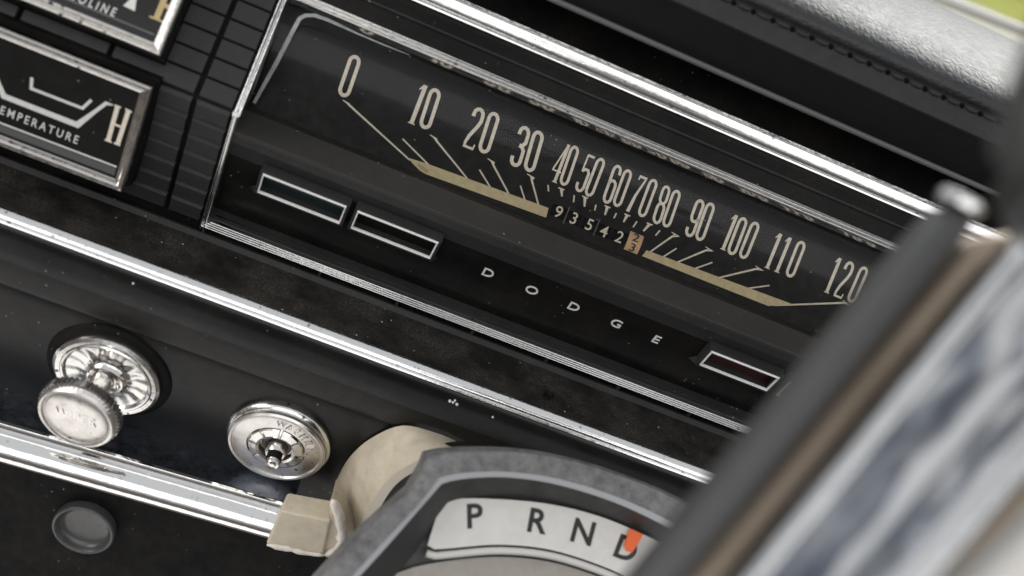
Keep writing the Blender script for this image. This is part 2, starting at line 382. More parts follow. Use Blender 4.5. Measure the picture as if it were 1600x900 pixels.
sl = lambda t, o=0.0: (Yl+0.0008+(Yb-Yl-0.0008)*t-o*0.8, zl+0.0003+(zl2-zl-0.0003)*t+o*0.6)
strip('chrome_strip', 'bright chrome strip along the front edge of the dusty ledge above the knobs',
      [(Yl+0.004, zl-0.001), sl(0, 0), sl(0.06, 0.0003), sl(0.22, 0.0005), sl(0.42, 0.0006), sl(0.60, 0.0005), sl(0.70, 0.0002), sl(0.74, -0.0005), sl(0.78, -0.0005), sl(0.82, 0.0002), sl(0.94, 0.0001), sl(1.0, -0.0003), (Yl+0.003, zl2-0.0004)], XL, XR, M['chrome'])

# ------------------------------------------------------------------ speedometer
sp = empty('speedometer', U.pt(0.03, 0, 0), 'wide ribbon speedometer with cream numerals, odometer and chrome surround', 'speedometer')
tw = 0.0042
prof = ribs(tw, 3, 0.0016, 0.0008, -0.003)
# chrome surround, one mesh per side
bz = MB()
bar(bz, U, (BX1, bTop), (bx0, bTop), prof, -1, 1)                       # top (left of direction = down)
top_bar = bz.build('bezel_top', M['chrome'], sp, True, 50)
bz = MB(); bar(bz, U, (bx0, bTop), (bx0, 0.0), ribs(tw*0.85, 2, 0.0016, 0.0008, -0.003), -1, 0); bz.build('bezel_side', M['chrome'], sp, True, 50)
bz = MB(); bar(bz, W, (bx0, 0.0), (bx0, bBot), ribs(tw*0.7, 2, 0.0016, 0.0008, -0.003), 0, 1); bz.build('bezel_side', M['chrome'], sp, True, 50)
bz = MB(); bar(bz, W, (bx0, bBot), (BX1, bBot), ribs(tw*1.05, 4, 0.0013, 0.0008, -0.003), 1, -1); bz.build('bezel_bottom', M['chrome'], sp, True, 50)
bz = MB(); bar(bz, U, (BX1, 0.0), (BX1, bTop), prof, 0, -1); bz.build('bezel_side', M['chrome'], sp, True, 50)
bz = MB(); bar(bz, W, (BX1, bBot), (BX1, 0.0), ribs(tw*0.7, 2, 0.0016, 0.0008, -0.003), 1, 0); bz.build('bezel_side', M['chrome'], sp, True, 50)
# dial
zd = z_on(844, 346, 0.0)
D = Plane((0, 0.0, zd), 30)
dTop = D.px(700, 112)[1]+0.006
ix0, ix1 = bx0+tw*0.6, BX1-tw
dl = MB(); dl.add([D.pt(ix0, -0.004), D.pt(ix1, -0.004), D.pt(ix1, dTop+0.004), D.pt(ix0, dTop+0.004), D.pt(ix0, -0.004, -0.004), D.pt(ix1, -0.004, -0.004), D.pt(ix1, dTop+0.004, -0.004), D.pt(ix0, dTop+0.004, -0.004)],
       [(0, 1, 2, 3), (7, 6, 5, 4), (0, 4, 5, 1), (1, 5, 6, 2), (2, 6, 7, 3), (3, 7, 4, 0)])
dial = dl.build('dial_face', M['dial'], sp)
# recess walls
wl = MB()
Ytop = U.pt(0, bTop-tw*0.9, 0); dtp = D.pt(0, dTop+0.003, 0)
for xx in (ix0, ix1):
    wl.add([(xx, *yU(bTop-0.001, 0)), (xx, *yU(0, 0)), (xx, *yW(bBot+0.001, 0)), (xx, 0.02, yW(bBot, 0)[1]), (xx, 0.035, zd), (xx, *tuple(D.pt(0, dTop+0.006, -0.003))[1:])], [(0, 1, 2, 3, 4, 5)])
wl.add([(ix0, Ytop.y, Ytop.z), (ix1, Ytop.y, Ytop.z), (ix1, dtp.y, dtp.z), (ix0, dtp.y, dtp.z)], [(0, 1, 2, 3)])
wl.build('recess_wall', M['panel'], sp)
# shelf below the dial
Ys = -0.0192; zs = z_on(850, 399, Ys)
MB().extr([(-0.0012, zd-0.0002), (Ys+0.0008, zs+0.0004), (Ys, zs), (Ys+0.0006, zs-0.0016), (0.01, zs-0.003), (0.01, zd-0.003)], ix0, ix1).build('shelf', M['shelf'], sp)
# lamp panel below the shelf
fl = atY(1062, 603, -0.003)
LPo = Vector((0, Ys+0.0022, zs-0.0012)); LPe = Vector((0, -0.003, fl.z))
tl = math.degrees(math.atan2((LPo-LPe).y, (LPo-LPe).z))
LP = Plane(LPe, tl)
lh = (LPo-LPe).length
lpan = MB(); lpan.box(LP, ix0, ix1, -0.001, lh, -0.004, 0); lpan = lpan.build('lamp_panel', M['panel'], sp)
# lip above lamp panel that catches light
MB().extr([(Ys+0.0008, zs-0.0012), (Ys+0.0012, zs-0.0045), tuple(LP.pt(0, lh-0.011, 0.0002))[1:], tuple(LP.pt(0, lh-0.001, -0.002))[1:]], ix0, ix1).build('shelf_lip', M['tile'], sp)
bt = W.pt(0, bBot+tw*1.0, 0.0)
MB().extr([(LPe.y+0.001, LPe.z), (bt.y-0.0002, bt.z+0.0004), (bt.y+0.0005, bt.z-0.004), (LPe.y+0.001, LPe.z-0.005)], ix0, ix1).build('sill', M['tile'], sp)
# numerals
def stad(hw, y0, y1, n=7):
    p = []
    for j in range(n+1): t = math.pi*j/n; p.append((hw*math.cos(t), y1-hw*1.25+hw*1.25*math.sin(t)))
    for j in range(n+1): t = math.pi+math.pi*j/n; p.append((hw*math.cos(t), y0+hw*1.25+hw*1.25*math.sin(t)))
    return p
def arc(cx, cy, r, a0, a1, n=6, ry=1.25): return [(cx+r*math.cos(R(a0+(a1-a0)*j/n)), cy+ry*r*math.sin(R(a0+(a1-a0)*j/n))) for j in range(n+1)]
h_ = 0.105
T1, T2 = 0.083, 0.05
GL = {
 '0': [(stad(h_, 0.035, 0.965), T1, True)],
 '1': [([(0.02, 0.0), (0.02, 1.0)], T1*1.15, False), ([(-0.085, 0.85), (0.0, 0.97)], [0.02, 0.07], False), ([(-0.06, 0.012), (0.10, 0.012)], 0.026, False)],
 '2': [([(-h_, 0.76)]+arc(0, 0.835, h_, 180, 0)+[(h_, 0.70), (0.06, 0.56), (-0.06, 0.30), (-h_, 0.13), (-h_, 0.05)], [T1*1.1, T1]+[T1]*7+[T1, T1, T1*0.8, T1*0.7][:4]+[T1*0.7], False), ([(-h_-0.03, 0.03), (h_+0.02, 0.03)], 0.06, False), ([(h_+0.005, 0.03), (h_+0.02, 0.14)], 0.035, False)],
 '3': [([(-h_, 0.77)]+arc(0, 0.835, h_, 180, 0)+[(h_, 0.63), (0.05, 0.54), (-0.02, 0.52)], T1, False), ([(-0.02, 0.52), (0.05, 0.50), (h_, 0.42)]+arc(0, 0.165, h_, 0, -180)+[(-h_, 0.23)], T1, False)],
 '4': [([(0.06, 0.0), (0.06, 1.0)], T1*1.1, False), ([(0.05, 0.98), (-0.12, 0.30)], 0.045, False), ([(-0.14, 0.285), (0.14, 0.285)], 0.045, False), ([(-0.02, 0.012), (0.14, 0.012)], 0.026, False)],
 '5': [([(-h_, 0.955), (h_, 0.955)], T1*0.9, False), ([(-h_+0.01, 0.97), (-h_, 0.52)], 0.05, False), ([(-h_, 0.53), (-0.03, 0.60), (0.05, 0.60), (h_, 0.52), (h_, 0.40)]+arc(0, 0.165, h_, 0, -180)+[(-h_, 0.23)], T1, False)],
 '6': [([(h_, 0.77)]+arc(0, 0.835, h_, 0, 180)+[(-h_, 0.6), (-h_, 0.3)]+arc(0, 0.165, h_, 180, 360)+[(h_, 0.3), (h_, 0.46)]+arc(0, 0.46, h_, 10, 170, 5), T1, False)],
 '7': [([(-h_, 0.86), (-h_+0.005, 0.96)], 0.04, False), ([(-h_-0.01, 0.955), (h_+0.02, 0.955)], 0.075, False), ([(h_, 0.95), (-0.03, 0.45), (-0.08, 0.0)], [0.05, T1, T1*1.3], False)],
 '8': [(stad(h_*0.95, 0.53, 0.965), T1*0.95, True), (stad(h_*1.03, 0.035, 0.53), T1, True)],
}
GL['9'] = [([(-x_, 1-y_) for x_, y_ in p], w_, c_) for p, w_, c_ in GL['6']]
NUM = [('0', [((557, 87), (535, 151))]),
 ('10', [((664, 133), (641, 193)), ((682, 139), (662, 201))]),
 ('20', [((751, 169), (731, 232)), ((774, 176), (754, 239))]),
 ('30', [((822, 198), (803, 260)), ((843, 205), (825, 268))]),
 ('40', [((886, 225), (863, 284)), ((900, 228), (879, 290))]),
 ('50', [((925, 242), (903, 300)), ((941, 247), (918, 307))]),
 ('60', [((967, 258), (946, 318)), ((983, 265), (962, 323))]),
 ('70', [((1006, 275), (984, 332)), ((1023, 280), (1001, 339))]),
 ('80', [((1043, 290), (1024, 350)), ((1059, 297), (1039, 355))]),
 ('90', [((1096, 312), (1075, 370)), ((1112, 317), (1091, 376))]),
 ('100', [((1150, 336), (1128, 390)), ((1163, 340), (1141, 398)), ((1182, 347), (1159, 404))]),
 ('110', [((1219, 365), (1197, 419)), ((1234, 371), (1212, 425)), ((1254, 377), (1232, 433))]),
 ('120', [((1312, 403), (1290, 457)), ((1330, 409), (1308, 465)), ((1352, 417), (1328, 473))])]
for s_, cells in NUM:
    mb = MB()
    for ci, (ch, (tp, bp)) in enumerate(zip(s_, cells)):
        t2, b2 = Vector(D.px(*tp)), Vector(D.px(*bp)); ay = t2-b2; H = 0.0168 if s_ in ('0', '10', '20', '30') else (0.0136 if len(s_) == 2 and s_ != '90' else 0.0146)
        for gi, (p, wd_, cl) in enumerate(GL[ch]):
            q = [b2+ay*y_+Vector((1, 0))*x_*H for x_, y_ in p]
            ww = [v*H for v in wd_] if isinstance(wd_, list) else wd_*H
            if isinstance(ww, list): ww = (ww+[ww[-1]]*len(q))[:len(q)]
            mb.ribbon(D, q, ww, 0.00012+0.00003*gi, cl)
    mb.build('numeral', M['print'], dial)
def dpx(P, pts): return [P.px(*p) for p in pts]
major = [((541, 160), (640, 250)), ((677, 214), (730, 279)), ((767, 251), (797, 307)), ((829, 275), (843, 327)),
         ((1055, 366), (1015, 394)), ((1108, 389), (1055, 411)), ((1186, 419), (1110, 437)), ((1322, 473), (1210, 477))]
for a, b_ in major:
    mb = MB(); A, B = Vector(D.px(*a)), Vector(D.px(*b_)); d = (B-A).normalized()
    mb.ribbon(D, [A, A+d*0.0022, B], [0.0004, 0.0008, 0.0006], 0.00013)
    mb.ribbon(D, [A+d*0.0002+Vector((-0.0017, 0.0004)), A+Vector((0.0014, -0.0003)), A+d*0.002], [0.0003, 0.0007, 0.0004], 0.00016)
    mb.build('tick', M['print'], dial)
tees = [((877, 295), (878, 307)), ((914, 308), (913, 323)), ((949, 323), (945, 336)), ((980, 336), (974, 347)), ((1015, 350), (1005, 361))]
for a, b_ in tees:
    mb = MB(); A, B = Vector(D.px(*a)), Vector(D.px(*b_)); d = (B-A).normalized(); c_ = Vector((1, 0))
    mb.ribbon(D, [A, B], [0.0013, 0.0007], 0.00013); mb.ribbon(D, [A-c_*0.0013, A+c_*0.0013], 0.0005, 0.00016); mb.build('tick', M['print'], dial)
minor = [((629, 217), (670, 258)), ((749, 265), (768, 296)), ((813, 290), (822, 319)), ((856, 289), (857, 299)), ((897, 305), (896, 316)), ((931, 320), (929, 329)),
         ((963, 333), (959, 341)), ((995, 346), (989, 355)), ((1031, 360), (1024, 368)), ((1057, 388), (1035, 402)), ((1113, 410), (1082, 421)), ((1202, 446), (1158, 452))]
for a, b_ in minor: MB().ribbon(D, dpx(D, [a, b_]), 0.0006, 0.00013).build('tick', M['print'], dial)
MB().poly(D, dpx(D, [(636, 246), (668, 256), (857, 325), (853, 340), (665, 272), (655, 266)]), 0.0002).build('scale_bar', M['cream'], dial)
MB().poly(D, dpx(D, [(1010, 391), (1205, 463), (1240, 476), (1200, 478), (1003, 400)]), 0.0002).build('scale_bar', M['cream'], dial)
nd = MB(); A, B = D.px(653, 257), D.px(668, 269); nd.ribbon(D, [A, B], [0.0008, 0.0012], 0.0012); nd.build('needle', M['gold'], sp)
# odometer
o0, o1 = D.px(853, 318), D.px(1012, 388)
odw = MB()
ob0 = D.px(872, 345)[1]; ob1 = D.px(872, 316)[1]
odb = []
for k, (ch, c_, cell) in enumerate([('9', (872, 331), None), ('3', (896, 341), None), ('5', (920, 351), None), ('4', (943, 361), None), ('2', (967, 370), None), ('2', (990, 379), 1)]):
    a, b_ = D.px(*c_); a2 = a+0.0001
    hw = 0.0030
    rings = []
    for j in range(9):
        t = R(-62+j*15.5); rings.append((0.0098*math.sin(t*0.5), 0.0098*math.cos(t*0.5)-0.0090) if cell else (0.0052*math.sin(t), 0.0052*math.cos(t)-0.0046))
    wm = MB(); wm.loft([D.pt(a2-hw, b_+y_, h__) for y_, h__ in rings], [D.pt(a2+hw, b_+y_, h__) for y_, h__ in rings])
    if cell: wm = wm.build('digit_wheel', M['odo'], sp, True)
    else: wm = wm.build('digit_wheel', M['matte'], sp, True)
    if not cell:
        put_text('digit', ch, D, (a2, b_), (1, 0), (0.05, 1), 0.0066, 0.0066, 0.00075, M['print'], wm, bold=0.008)
    else:
        put_text('digit', '2', D, (a2, b_+0.0021), (1, 0), (0.05, 1), 0.0060, 0.0046, 0.00085, M['ink'], wm, bold=0.01)
        put_text('digit', '3', D, (a2, b_-0.0021), (1, 0), (0.05, 1), 0.0060, 0.0046, 0.00085, M['ink'], wm, bold=0.01)
for c_ in ((884, 336), (931, 355)):
    a, b_ = D.px(*c_); MB().ribbon(D, [(a, b_-0.0036), (a+0.0002, b_+0.0036)], 0.0005, 0.0008).build('wheel_divider', M['band'], sp)
# glass lens and its moulded edge
LS = Plane((0, -0.0040, zd-0.001), 9)
lt_ = LS.px(700, 108)[1]+0.002
lpf = [(t*lt_, -0.0105*max(0.0, (t-0.45)/0.55)**2.2) for t in [i/20 for i in range(21)]]
gl = MB(); gl.loft([LS.pt(ix0+0.0003, b_, h__) for b_, h__ in lpf], [LS.pt(ix1-0.0003, b_, h__) for b_, h__ in lpf])
gl.build('lens', M['glass'], sp, True)
rim = [(397, 161), (432, 98), (462, 40), (468, 29), (477, 24), (492, 24), (512, 31), (560, 53), (600, 70), (640, 86)]
mb = MB(); q = [LS.px(x_, y_, 0.0002) for x_, y_ in rim]
mb.ribbon(LS, q, [0.0012, 0.0016, 0.0015, 0.0014, 0.0013, 0.0013, 0.0012, 0.0006, 0.0005, 0.0002], 0.0002); mb.build('lens_rim', M['lensrim'], sp)
# warning lamps
def lamp(cor, lens, lab=None):
    hh = 0.0050
    P_ = [Vector(LP.px(*c, hh)) for c in cor]                            # TL TR BR BL
    a0 = (P_[0].x+P_[3].x)/2; a1 = (P_[1].x+P_[2].x)/2; b1 = (P_[0].y+P_[1].y)/2; b0 = (P_[2].y+P_[3].y)/2
    e = 0.0011
    hs = MB()                                                          # hollow hood: four walls
    for (x0, x1, y0, y1) in ((a0-e, a1+e, b1+0.0002, b1+e), (a0-e, a1+e, b0-e*1.3, b0-0.0002), (a0-e, a0-0.0002, b0-0.0002, b1+0.0002), (a1+0.0002, a1+e, b0-0.0002, b1+0.0002)):
        hs.box(LP, x0, x1, y0, y1, -0.001, hh-0.0003)
    # sloping lip under the hood
    q = [LP.pt(a0-e*3.2, b0-e*3.4, 0.0002), LP.pt(a1+e*3.0, b0-e*3.4, 0.0002), LP.pt(a1+e, b0-e*1.1, hh-0.0006), LP.pt(a0-e, b0-e*1.1, hh-0.0006),
         LP.pt(a0-e*3.2, b0-e*3.4, -0.001), LP.pt(a1+e*3.0, b0-e*3.4, -0.001), LP.pt(a1+e, b0-e*1.1, -0.001), LP.pt(a0-e, b0-e*1.1, -0.001)]
    hs.hexa(q)
    o = hs.build('warning_lamp', M['tile'], sp)
    if lab: o['label'] = lab
    ln = MB(); ln.box(LP, a0, a1, b0, b1, -0.0005, 0.0008); ln.build('lamp_lens', lens, o)
    fr = MB()
    fw_ = 0.00065; pf = [(0, -0.0006), (0, 0.0002), (fw_*0.3, 0.0006), (fw_*0.7, 0.0006), (fw_, 0.0002), (fw_, -0.0006)]
    pf = [(a_, h__+hh-0.0002) for a_, h__ in pf]
    for p0, p1 in (((a1, b1), (a0, b1)), ((a0, b1), (a0, b0)), ((a0, b0), (a1, b0)), ((a1, b0), (a1, b1))): bar(fr, LP, p0, p1, pf, 1, -1)
    fr.build('lamp_frame', M['silver'], o)
lamp([(411, 273), (542, 322), (531, 350), (401, 300)], M['teal'], 'warning lamp with dark teal lens')
lamp([(558, 330), (686, 379), (672, 404), (548, 357)], M['matte'])
lamp([(1110, 548), (1216, 590), (1200, 613), (1096, 570)], M['red'], 'warning lamp with dark red lens')
lamp([(1231, 596), (1337, 638), (1321, 661), (1217, 618)], M['matte'])
for ch, c_ in (('D', (763, 427)), ('O', (831, 454)), ('D', (897, 480)), ('G', (963, 506)), ('E', (1026, 531))):
    put_text('letter', ch, LP, LP.px(*c_, 0.0004), (1, 0), (0, 1), 0.0070, 0.0064, 0.0004, M['silver'], lpan, bold=0.006, depth=0.0003)

# ------------------------------------------------------------------ gauges
def rect_gauge(name, label, P, a0, a1, b0, b1, base):
    g = empty(name, P.pt((a0+a1)/2, b0, -base), label, 'gauge')
    MB().box(P, a0+0.0003, a1-0.0003, b0+0.0003, b1-0.0003, -base, -0.0022).build('case', M['matte'], g)
    MB().box(P, a0-0.0010, a1+0.0010, b0-0.0006, b1+0.0010, -base, -0.0060, 0.0003).build('flange', M['matte'], g)
    fr = MB(); wv = 0.0041
    pf = [(0, -0.0022), (0, 0.0003)]+[(wv*t, h__) for t, h__ in ((0.06, 0.001), (0.16, 0.0013), (0.26, 0.0006), (0.30, 0.0003), (0.36, 0.0008), (0.48, 0.0013), (0.60, 0.0008), (0.66, -0.0001), (0.74, 0.0004), (0.86, 0.0003), (1.0, -0.0016))]+[(wv, -0.0022)]
    for p0, p1 in (((a1, b1), (a0, b1)), ((a0, b1), (a0, b0)), ((a0, b0), (a1, b0)), ((a1, b0), (a1, b1))): bar(fr, P, p0, p1, pf, 1, -1)
    fr.build('bezel', M['oldchrome'], g, True, 35)
    f = MB(); f.box(P, a0+wv*0.9, a1-wv*0.9, b0+wv*0.9, b1-wv*0.9, -0.004, -0.0012); f = f.build('gauge_face', M['face'], g)
    MB().add([P.pt(a, b, -0.0003) for a, b in ((a0+wv*.9, b0+wv*.9), (a1-wv*.9, b0+wv*.9), (a1-wv*.9, b1-wv*.9), (a0+wv*.9, b1-wv*.9))], [(0, 1, 2, 3)]).build('lens', M['glass'], g)
    return g, f
FH = -0.0012
# temperature gauge on the lower face
G2 = Plane((0, -0.0300, 0.02), 1)
tr, br = G2.px(238, 136), G2.px(192, 300)
a1 = (tr[0]+br[0])/2; tx = (G2.px(118, 218)[0]+G2.px(-8, 168)[0])/2
a0 = 2*tx-a1
g2, f2 = rect_gauge('temperature_gauge', 'rectangular chrome framed gauge marked TEMPERATURE with large H', G2, a0, a1, br[1], tr[1], 0.013)
def gpx(P, pts): return [P.px(x_, y_, FH) for x_, y_ in pts]
MB().ribbon(G2, gpx(G2, [(50, 121), (49, 138), (129, 169), (143, 156)]), 0.0011, FH+0.0001).build('scale_line', M['silver'], f2)
MB().ribbon(G2, gpx(G2, [(-14, 95), (-2, 130), (6, 150), (121, 195), (150, 173), (166, 161), (177, 164)]), [0.0012, 0.0016, 0.0021, 0.0022, 0.0013, 0.0013, 0.0004], FH+0.0001).build('scale_line', M['silver'], f2)
hb = MB()
for a, b_, wv in (((184, 166), (169, 220), 0.0016), ((201, 173), (184, 225), 0.0016), ((177, 193), (192, 199), 0.0008), ((179, 164), (189, 168), 0.0007), ((196, 170), (206, 175), 0.0007), ((164, 218), (175, 222), 0.0007), ((178, 223), (188, 227), 0.0007)):
    hb.ribbon(G2, gpx(G2, [a, b_]), wv, FH+0.0001+random.random()*0.00004)
hb.build('letter', M['print'], f2)
ua = Vector(gpx(G2, [(118, 218)])[0])-Vector(gpx(G2, [(-8, 168)])[0]); L_ = ua.length; ua.normalize()
put_text('lettering', 'TEMPERATURE', G2, ((gpx(G2, [(118, 217)])[0][0]+gpx(G2, [(-8, 168)])[0][0])/2, (gpx(G2, [(118, 217)])[0][1]+gpx(G2, [(-8, 168)])[0][1])/2), ua, (0.05, 1), 0.0036, 0.0047, FH+0.0001, M['silver'], f2, bold=0.010, spacing=1.42)
lt = f2.children[-1]
ln = gpx(G2, [(0, 192), (189, 263)]); d = (Vector(ln[1])-Vector(ln[0])).normalized()
MB().ribbon(G2, [(a0+0.0045, ln[0][1]), (a1-0.0046, ln[1][1])], 0.0007, FH+0.00012).build('rule', M['silver'], f2)
MB().poly(G2, [(a0+0.0045, br[1]+0.0045), (a1-0.0046, br[1]+0.0045), (a1-0.0046, ln[1][1]-0.0007), (a0+0.0045, ln[0][1]-0.0007)], FH+0.00008).build('grey_band', M['band'], f2)
# gasoline gauge on the upper face
G1 = Plane(U.pt(0, 0, 0.012), 35)
br1 = G1.px(250, 88)
a1g = br1[0]; 
g1, f1 = rect_gauge('gasoline_gauge', 'rectangular chrome framed gauge marked GASOLINE with gold F', G1, a1g-(a1-a0), a1g, br1[1], br1[1]+0.043, 0.0125)
MB().ribbon(G1, [(a1g-(a1-a0)+0.0045, gpx(G1, [(108, 0)])[0][1]), (a1g-0.0046, gpx(G1, [(240, 54)])[0][1])], 0.0006, FH+0.00012).build('rule', M['band'], f1)
pe, pl_ = Vector(gpx(G1, [(173, 17)])[0]), Vector(gpx(G1, [(138, 4)])[0])
stp = (pe-pl_).x/3
vs_c = (pe.x-3.5*stp, pe.y)
put_text('lettering', 'GASOLINE', G1, vs_c, (1, 0), (0.05, 1), 0.0034, 0.0044, FH+0.0001, M['silver'], f1, bold=0.008, spacing=1.5)
ff = MB(); fb, ft = Vector(gpx(G1, [(244, 30)])[0]), Vector(gpx(G1, [(262, -14)])[0])
ff.ribbon(G1, [fb, ft], 0.0021, FH+0.0001); ff.ribbon(G1, [fb+Vector((-0.0024, 0)), fb+Vector((0.0022, 0))], 0.0007, FH+0.00013)
ff.ribbon(G1, [ft+Vector((-0.002, 0)), ft+Vector((0.005, 0))], 0.0009, FH+0.00014); mid = fb.lerp(ft, 0.52); ff.ribbon(G1, [mid, mid+Vector((0.003, 0))], [0.0008, 0.0022], FH+0.00015)
ff.build('letter', M['gold'], f1)
nn_ = MB(); q = gpx(G1, [(202, 12), (203, -25)]); nn_.ribbon(G1, [(q[0][0]+0.0001, q[0][1]-0.0004), (q[0][0]+0.0004, q[0][1]+0.004), q[1]], [0.0042, 0.0014, 0.0010], FH+0.0004); nn_.build('needle', M['silver'], g1)

# ------------------------------------------------------------------ dash pad
pad = empty('dash_pad', (0, 0.05, 0.1), 'padded black grained vinyl dash top with stitched front seam', 'dash pad')
yb = -0.004
zb = z_on(1195, 142, yb)
zband = z_on(1400, 156, yb-0.004); zst = z_on(1400, 107, yb+0.001)
face = [(yb+0.03, zb-0.004), (yb+0.004, zb-0.002), (yb+0.001, zb), (yb-0.003, zb+0.006), (yb-0.0045, zband-0.003), (yb-0.0048, zband), (yb-0.0036, zband+0.0002), (yb-0.002, zst-0.003)]
zt = z_on(1520, 48, 0.06)
def smooth_curve(P4, n=12):
    out = []
    for i in range(n+1):
        t = i/n; a = (1-t)**3; b = 3*t*(1-t)**2; c = 3*t*t*(1-t); d = t**3
        out.append((a*P4[0][0]+b*P4[1][0]+c*P4[2][0]+d*P4[3][0], a*P4[0][1]+b*P4[1][1]+c*P4[2][1]+d*P4[3][1]))
    return out
topc = smooth_curve([(yb+0.0005, zst), (yb-0.002, zst+0.008), (0.02, zt-0.0005), (0.06, zt+0.0004)])+smooth_curve([(0.06, zt+0.0004), (0.10, zt+0.0012), (0.15, zt-0.008), (0.20, zt-0.030)])[1:]
MB().extr(face[:6]+[(0.05, zband), (0.05, zb-0.004)], XL, XR).build('front_face', M['padface'], pad, True, 30)
MB().extr([(yb-0.0052, zband-0.0006), (yb-0.0062, zband+0.0005), (yb-0.0056, zband+0.002), (yb-0.002, zst-0.0012), (yb+0.0015, zst-0.0004), (yb+0.01, zst-0.002), (yb+0.01, zband)], XL, XR).build('seam_band', M['seam'], pad, True, 30)
MB().extr([(yb+0.002, zst-0.002)]+topc+[(0.20, zt-0.06), (0.05, zt-0.06)], XL, XR).build('pad_top', M['pad'], pad, True, 40)
c0 = Vector((0, yb+0.0008, zb-0.0006)); rr = 0.0011
MB().extr([(c0.y+rr*math.cos(t*math.pi/5), c0.z+rr*math.sin(t*math.pi/5)) for t in range(10)], XL, XR).build('piping', M['bead'], pad, True, 60)
# stitches: holes and threads along the seam
st_x = [atY(px_, py_, yb).x for px_, py_ in ((1298, 67), (1328, 81), (1355, 93), (1386, 108), (1415, 121))]
sp_ = (st_x[-1]-st_x[0])/4
hole = None
x = st_x[0]-sp_*26
while x < XR-0.01:
    mb = MB(); C_ = Vector((x, yb-0.0022, zst-0.0018))
    mb.lathe([(0.0001, 0.0012), (0.0009, 0.0007), (0.0012, 0.0), (0.0009, -0.001)], C_, (0, -0.85, 0.5), 8)
    if hole is None:
        hole = mb.build('stitch_hole', M['thread'], pad); hx = x
        A_ = [C_+Vector((sp_*t, -0.0004, 0.0003-0.0006*t))+Vector((0, math.cos(q), math.sin(q)))*r_*0.0009 for t, r_ in ((0.18, 0.3), (0.3, 0.8), (0.5, 1.0), (0.7, 0.8), (0.82, 0.3)) for q in [k*math.pi/3 for k in range(6)]]
        thr = MB().sweep([A_[i*6:i*6+6] for i in range(5)]).build('thread', M['seam'], pad, True)
    else:
        for src in (hole, thr):
            o = src.copy(); COL.objects.link(o); o.location = src.location+Vector((x-hx, 0, 0))
    x += sp_

# ------------------------------------------------------------------ lower dash panel with knobs
Kc = atY(310, 555, -0.052)
K = Plane((0, -0.052, Kc.z), -12)
kb = K.px(0, 640)[1]; ke = tuple(K.pt(0, kb-0.01))[1:]
low = empty('lower_dash_panel', (0, -0.04, -0.12), 'glossy black lower dash panel with rolled top edge carrying two chrome switches', 'dash panel')
zro = z_on(200, 449, -0.050)
roll = [(Yl+0.002, zl2-0.0020), (-0.0385, zro-0.0006), (-0.0425, zro+0.0004), (-0.0475, zro+0.0003), (-0.0515, zro-0.0018), (-0.0535, zro-0.005), (-0.0532, Kc.z+0.003), (-0.0524, Kc.z+0.0006), (-0.0515, Kc.z-0.0001)]
prof_l = roll+[tuple(K.pt(0, -0.001, -0.0009))[1:], tuple(K.pt(0, -0.004, 0))[1:], tuple(K.pt(0, kb*0.5, 0.0004))[1:], ke, (ke[0]+0.03, ke[1]), (-0.005, zl2-0.006)]
MB().extr(prof_l, XL, XR).build('panel_face', M['gloss'], low, True, 32)
# raised ring behind the wiper knob
n_ = K.n
k1 = K.px(172, 579); C1 = K.pt(*k1)
wk = empty('wiper_knob', C1, 'pulled out pitted chrome wiper knob on fluted round base', 'knob')
MB().lathe([(0.01740, 0.00000), (0.02419, 0.00000), (0.02392, 0.00104), (0.02279, 0.00174), (0.02045, 0.00191), (0.01740, 0.00087)], C1, n_, 72).build('grommet', M['matte'], wk, True, 40)
def flute(k, i, t, r, h):
    if 7 <= k <= 9: return r, h+0.00009*math.cos(t*16)+0.00005*math.sin(t*7)
    return r, h
MB().lathe([(0.02018, 0.00044), (0.02088, 0.00261), (0.02053, 0.00400), (0.01931, 0.00487), (0.01784, 0.00452), (0.01723, 0.00505), (0.01653, 0.00487), (0.01566, 0.00365), (0.01175, 0.00296), (0.00826, 0.00365), (0.00740, 0.00452), (0.00696, 0.00592), (0.00609, 0.00609), (0.00539, 0.00522), (0.00174, 0.00435)], C1, n_, 144, flute).build('base', M['oldchrome'], wk, True, 38)
# axis bent a little from the panel normal to where the knob really is
kd = 0.0290
tgt = CAM + ray(118, 655)*((C1+n_*kd-CAM).dot(fw)/FPX)
ax1 = (tgt-C1).normalized(); kl = (tgt-C1).length
MB().lathe([(0.00452, 0.00174), (0.00470, kl-0.0104), (0.00644, kl-0.00870), (0.00644, kl-0.00522)], C1, ax1, 32).build('stem', M['oldchrome'], wk, True, 40)
def knurl(k, i, t, r, h):
    if k in (2, 3): return r+(0.00045 if (i//2) % 2 else -0.0002), h
    return r, h
an = (ax1*0.75+n_*0.25).normalized()
KC = C1+ax1*kl
MB().lathe([(0.00435, -0.00826), (0.01305, -0.00740), (0.01496, -0.00609), (0.01496, -0.00261), (0.01375, -0.00191), (0.01392, -0.00104)], KC, an, 200, knurl).build('knob_body', M['oldchrome'], wk, True, 25)
knf = MB(); knf.lathe([(0.01392, -0.00157), (0.01444, -0.00052), (0.01392, 0.00035), (0.01288, 0.00017), (0.01244, -0.00026), (0.01183, 0.00017), (0.00870, 0.00070), (0.00435, 0.00096), (0.00044, 0.00104)], KC, an, 96)
knf = knf.build('knob_face', M['satin'], wk, True, 45)
class Free(Plane):
    def __init__(s, O, ex, n):
        s.O = Vector(O); s.n = Vector(n).normalized(); s.ex = (Vector(ex)-s.n*Vector(ex).dot(s.n)).normalized(); s.ey = s.n.cross(s.ex)
KP = Free(KC, (1, 0, 0.10), an)
put_text('lettering', 'WIPER', KP, (0.0003, 0.0024), (1, 0), (0, 1), 0.0048, 0.0058, 0.00118, M['oldchrome'], knf, bold=0.0, spacing=1.15, depth=0.0008)

